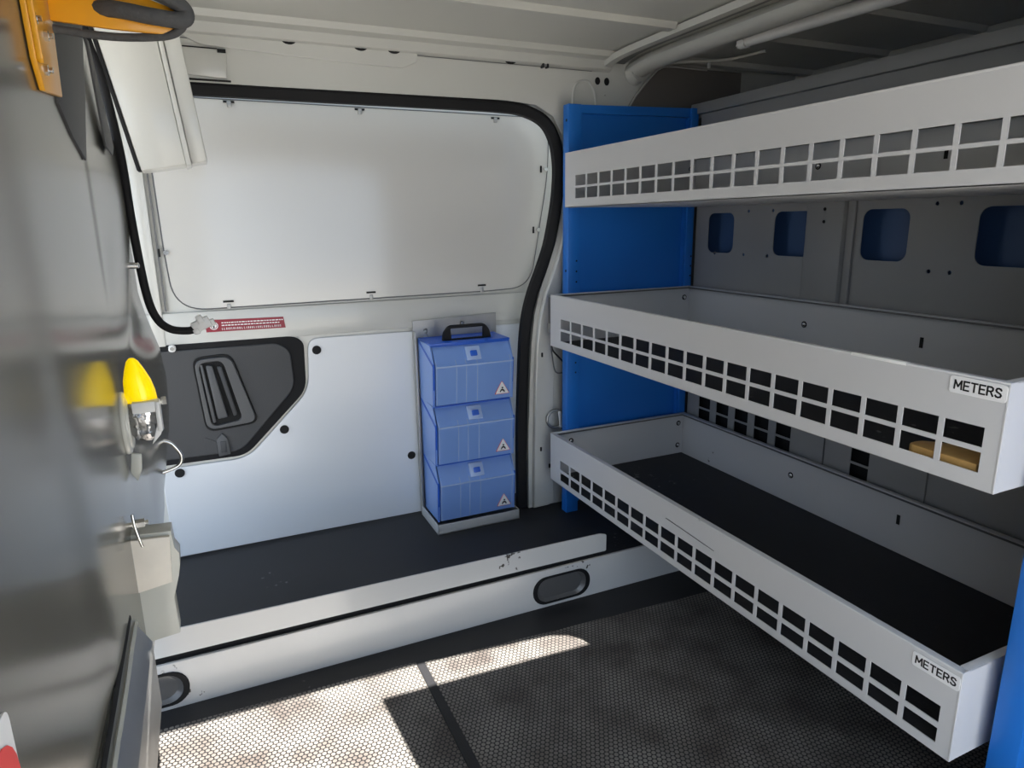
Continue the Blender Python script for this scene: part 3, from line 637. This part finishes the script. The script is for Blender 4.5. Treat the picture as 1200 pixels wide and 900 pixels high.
g = G(); g.plate(rpoly([(.608, .669), (.610, .692), (.628, .712), (.738, .712), (.754, .692), (.758, .669)], [0, .01, .01, .01, .01, 0]), [rpoly([(.634, .672), (.632, .703), (.735, .703), (.734, .672)][::1], .003)], .016, (0, 1.834, 0), X, Z, M_seal, bev=.003)
g.build('handle', O)

# ================================================================== SMALL THINGS ON THE DOOR SIDE
g = G(); g.tube([(-.143, 1.49, 1.45), (-.143, 1.49, 1.337), (-.128, 1.49, 1.265), (-.115, 1.49, 1.134), (-.112, 1.49, 1.01), (-.105, 1.49, .88), (-.093, 1.49, .826), (-.071, 1.49, .802), (-.040, 1.49, .796), (-.026, 1.49, .800)], .0078, M_seal, up=Y)
CB = thing('cable', 'black sleeved cable hanging beside the bulkhead with white plug', 'cable', (-.11, 1.49, .79))
g.build('sleeve', CB)
g = G(); rot = Matrix.Rotation(math.radians(-25), 3, 'Y'); c = Vector((-.012, 1.49, .806))
g.box(c + Vector((-.020, -.008, -.010)), c + Vector((.016, .008, .012)), M_wplast, .002, rot).box(c + Vector((-.010, -.010, .004)), c + Vector((.002, .006, .020)), M_wplast, .002, rot)
g.box(c + Vector((.012, -.005, -.004)), c + Vector((.024, .005, .010)), M_wplast, .002, rot).box(c + Vector((-.018, -.009, -.018)), c + Vector((-.006, .005, -.006)), M_wplast, .002, rot); g.build('plug', CB)

# white sheet-metal cover slung by the roof
CV = thing('sheet_metal_cover', 'tilted white sheet metal cover hanging below roof by black cable', 'cover', (-.04, 1.66, 1.11))
g = G(); g.prism([(-.150, 1.65, 1.42), (-.038, 1.65, 1.42), (-.006, 1.65, 1.128), (-.094, 1.65, 1.114)], (0, .10, 0), M_body, .004); g.build('cover_body', CV)
g = G(); g.prism([(-.036, 1.6475, 1.42), (-.028, 1.6475, 1.42), (.004, 1.6475, 1.128), (-.006, 1.6475, 1.124)], (0, .1, 0), M_body, .0012); g.build('cover_rib', CV)
g = G(); g.prism([(-.026, 1.652, 1.42), (.006, 1.652, 1.42), (.036, 1.652, 1.136), (.004, 1.652, 1.130)], (0, .09, 0), M_body, .003); g.build('cover_flange', CV)
g = G(); g.prism([(-.158, 1.648, 1.42), (-.151, 1.648, 1.42), (-.094, 1.648, 1.114), (-.101, 1.648, 1.114)], (0, .05, 0), M_seal, .001)
g.build('edge_gasket', CV)

# tie-down ring and wires by the pillar
g = G(); RG = thing('tie_down_ring', 'small steel ring with white strap on pillar behind shelving', 'ring', (.965, 1.775, .38))
G().tube([(.950 + .030 * math.cos(a), 1.772, .402 + .028 * math.sin(a)) for a in [2 * math.pi * i / 12 for i in range(12)]], .0042, M_steel, closed=True, up=Y, smoothn=3).build('ring', RG)
g = G(); g.prism([(.953, 1.764, .428), (.963, 1.764, .428), (.969, 1.764, .374), (.959, 1.764, .374)], (0, -.003, 0), M_wplast, .001); g.build('strap', RG)
g = G(); g.box((.975, 1.776, .362), (1.0, 1.785, .378), M_ink, .002).box((.982, 1.765, .366), (.992, 1.776, .374), M_ink, .001); g.build('mount', RG)
WR = thing('loose_wires', 'two thin wires hanging from middle tray end beside door seal', 'wires', (.95, 1.756, .55))
G().tube([(.925, 1.756, .78), (.925, 1.756, .66), (.93, 1.756, .60), (.942, 1.756, .555), (.975, 1.756, .552)], .0022, M_dark2, up=Y).build('grey_wire', WR)
G().tube([(.925, 1.756, .655), (.930, 1.756, .625), (.952, 1.756, .60), (.968, 1.756, .582), (.974, 1.756, .560)], .0026, M_ink, up=Y).build('black_wire', WR)
g = G(); g.box((.921, 1.752, .700), (.929, 1.766, .783), M_recess, .001).box((.919, 1.750, .675), (.931, 1.768, .705), M_steel, .001); g.build('clip', WR)
g = G(); g.tube([(-.105, 1.38, .606), (-.090, 1.38, .598), (-.076, 1.38, .572), (-.084, 1.38, .552), (-.112, 1.37, .546)], .0035, M_screw, up=Y); tag(g.build('wire_loop'), 'bent bright wire loop sticking out of bulkhead below door handle', 'wire loop')

# tube lamp under the roof
TL = thing('tube_lamp', 'slim white tube lamp fixed under the roof beside roof bow', 'lamp', (1.32, 1.0, 1.41))
g = G(); g.cyl((1.283, 1.405, 1.427), (1.36, .62, 1.427), .0150, M_wplast, seg=20); g.build('tube', TL)
g = G(); g.cyl((1.281, 1.420, 1.427), (1.2835, 1.398, 1.427), .0172, M_wplast, seg=20, bev=.003); g.build('end_cap', TL)
g = G(); g.box((1.275, 1.33, 1.436), (1.305, 1.36, 1.4615), M_wplast, .002); g.build('mount', TL)
g = G(); g.box((1.335, .70, 1.436), (1.365, .73, 1.4615), M_wplast, .002); g.build('mount', TL)

# ================================================================== THINGS ON THE BULKHEAD
YB = thing('yellow_bracket', 'yellow steel bracket bolted to bulkhead with grey foam sleeved hook', 'bracket', (-.11, .84, 1.13))
g = G(); g.prism([(-.1172, .742, 1.26), (-.1172, .755, 1.145), (-.1172, .775, 1.122), (-.1172, .872, 1.132), (-.1172, .885, 1.20), (-.1172, .90, 1.26)], (.005, 0, 0), M_yel, .001)
g.prism([(-.1122, .742, 1.26), (-.1122, .755, 1.145), (-.1122, .759, 1.142), (-.1122, .747, 1.26)], (.005, 0, 0), M_yel, .001); g.build('mounting_plate', YB)
g = G(); g.prism([(-.112, .868, 1.204), (-.06, .868, 1.201), (-.005, .868, 1.200), (.004, .868, 1.204), (.004, .868, 1.226), (-.03, .868, 1.236), (-.112, .868, 1.26)], (0, .005, 0), M_yel, .001); g.build('arm', YB)
g = G(); g.tube([(-.110, .880, 1.258), (-.06, .862, 1.250), (-.02, .858, 1.240), (.006, .860, 1.230), (.014, .862, 1.221), (.008, .858, 1.213), (-.02, .857, 1.214), (-.052, .864, 1.219), (-.075, .880, 1.222)], .0084, M_foam, up=Y); g.build('foam_sleeve', YB)
g = G(); g.tube([(-.112, .88, 1.199), (-.06, .88, 1.196), (-.01, .872, 1.199), (.008, .866, 1.207), (.010, .862, 1.216)], .0042, M_foam, up=Y); g.build('lower_sleeve', YB)
for y_, z_ in ((.768, 1.181), (.817, 1.178), (.785, 1.142)):
    g = G(); g.cyl((-.113, y_, z_), (-.1085, y_, z_), .0050, M_screw, seg=6).cyl((-.113, y_, z_), (-.105, y_, z_), .0026, M_screw, seg=10); g.build('bolt', YB)

ML = thing('marker_lamp', 'small lamp with pointed yellow lens, foil body and milky ring', 'lamp', (-.10, 1.0, .70))
g = G(); n = 20; rings = [(0, .0), (.006, -.003), (.013, -.014), (.018, -.028), (.021, -.044), (.021, -.052)]
def lathe(g, c, rings, n, mt, sy=1.0, ax=(0, 0)):
    vs = []; fs = []
    for r, z in rings:
        for i in range(n):
            a = 2 * math.pi * i / n; vs.append((c[0] + r * math.cos(a) + ax[0] * z, c[1] + r * sy * math.sin(a), c[2] + z))
    for k in range(len(rings) - 1):
        for i in range(n): fs.append((k * n + i, (k + 1) * n + i, (k + 1) * n + (i + 1) % n, k * n + (i + 1) % n))
    fs.append(tuple(range(n))[::-1] if False else tuple(range(n))); fs.append(tuple((len(rings) - 1) * n + i for i in range(n))[::-1])
    g.add(vs, fs, mt)
lathe(g, (-.0985, 1.0, .832), [(.003, 0), (.007, -.004), (.012, -.016), (.0165, -.030), (.0185, -.044), (.0185, -.060)], 20, M_amber, ax=(-.10, 0)); g.build('yellow_lens', ML)
g = G(); rnd = random.Random(3); vs = []; fs = []; n = 26; rr = [.019, .0205, .0195, .021, .0195, .0205, .0185, .020, .016, .010]
for k, r in enumerate(rr):
    for i in range(n):
        a = 2 * math.pi * i / n; q_ = r + rnd.uniform(-.0016, .0016); vs.append((-.0925 + q_ * math.cos(a), 1.0 + q_ * math.sin(a), .774 - k * .006))
for k in range(len(rr) - 1):
    for i in range(n): fs.append((k * n + i, (k + 1) * n + i, (k + 1) * n + (i + 1) % n, k * n + (i + 1) % n))
fs.append(tuple(range(n))); fs.append(tuple((len(rr) - 1) * n + i for i in range(n))[::-1])
g.add(vs, fs, M_foil); g.build('foil_body', ML)
g = G(); g.box((-.104, .9735, .762), (-.074, .990, .777), M_wplast, .002).box((-.077, .972, .735), (-.071, .995, .776), M_wplast, .002)
g.prism([(-.086, .974, .718), (-.074, .974, .731), (-.072, .974, .742), (-.078, .974, .742)], (0, .012, 0), M_wplast, .001); g.build('white_housing', ML)
g = G(); rgp = [(-.1165 + .0 * math.cos(a), 1.0 + .026 * math.cos(a), .745 + .038 * math.sin(a)) for a in [2 * math.pi * i / 16 for i in range(16)]]
g.tube(rgp, .0048, M_clear, closed=True, up=X, smoothn=3).tube([(p[0] + .004, 1 + (p[1] - 1) * .85, .745 + (p[2] - .745) * .85) for p in rgp], .0035, M_clear, closed=True, up=X, smoothn=3)
g.plate([(0, 0)] and [( -(1 + .020 * math.cos(a)), .745 + .032 * math.sin(a)) for a in [2 * math.pi * i / 16 for i in range(16)]][::-1], [], .003, (-.1145, 0, 0), Y * -1, Z, M_clear); g.build('milky_ring', ML)
g = G(); g.prism([(-.114, .99, .705), (-.102, .99, .702), (-.104, .99, .680), (-.111, .99, .664), (-.118, .99, .678)], (0, .006, 0), M_clear, .002); g.build('tail_tab', ML)
g = G(); g.cyl((-.080, 1.0, .768), (-.066, 1.0, .770), .0035, M_screw, seg=10).cyl((-.070, 1.0, .7697), (-.064, 1.0, .770), .0065, M_screw, seg=6); g.build('bolt', ML)

FB = thing('foam_block', 'cream and grey foam block clamped to the bulkhead below the yellow lamp', 'block', (-.10, .91, .48))
g = G(); pr_ = [(-.119, .626), (-.073, .623), (-.072, .600), (-.067, .590), (-.068, .575), (-.071, .560), (-.080, .530), (-.079, .478), (-.119, .474)]
g.prism([(a, .90, b) for a, b in pr_], (0, .03, 0), M_clear, .001); g.build('backing', FB)
g = G(); g.prism([(-.119, .898, .622), (-.075, .898, .619), (-.079, .898, .556), (-.119, .898, .550)], (0, -.006, 0), M_cream, .001); g.build('cream_pad', FB)
g = G(); g.cyl((-.114, .90, .640), (-.100, .90, .640), .006, M_screw, seg=6).cyl((-.118, .90, .640), (-.096, .90, .640), .003, M_screw, seg=10).tube([(-.112, .895, .655), (-.111, .893, .640), (-.108, .892, .622), (-.106, .893, .612)], .002, M_screw, up=Y); g.build('bolt', FB)
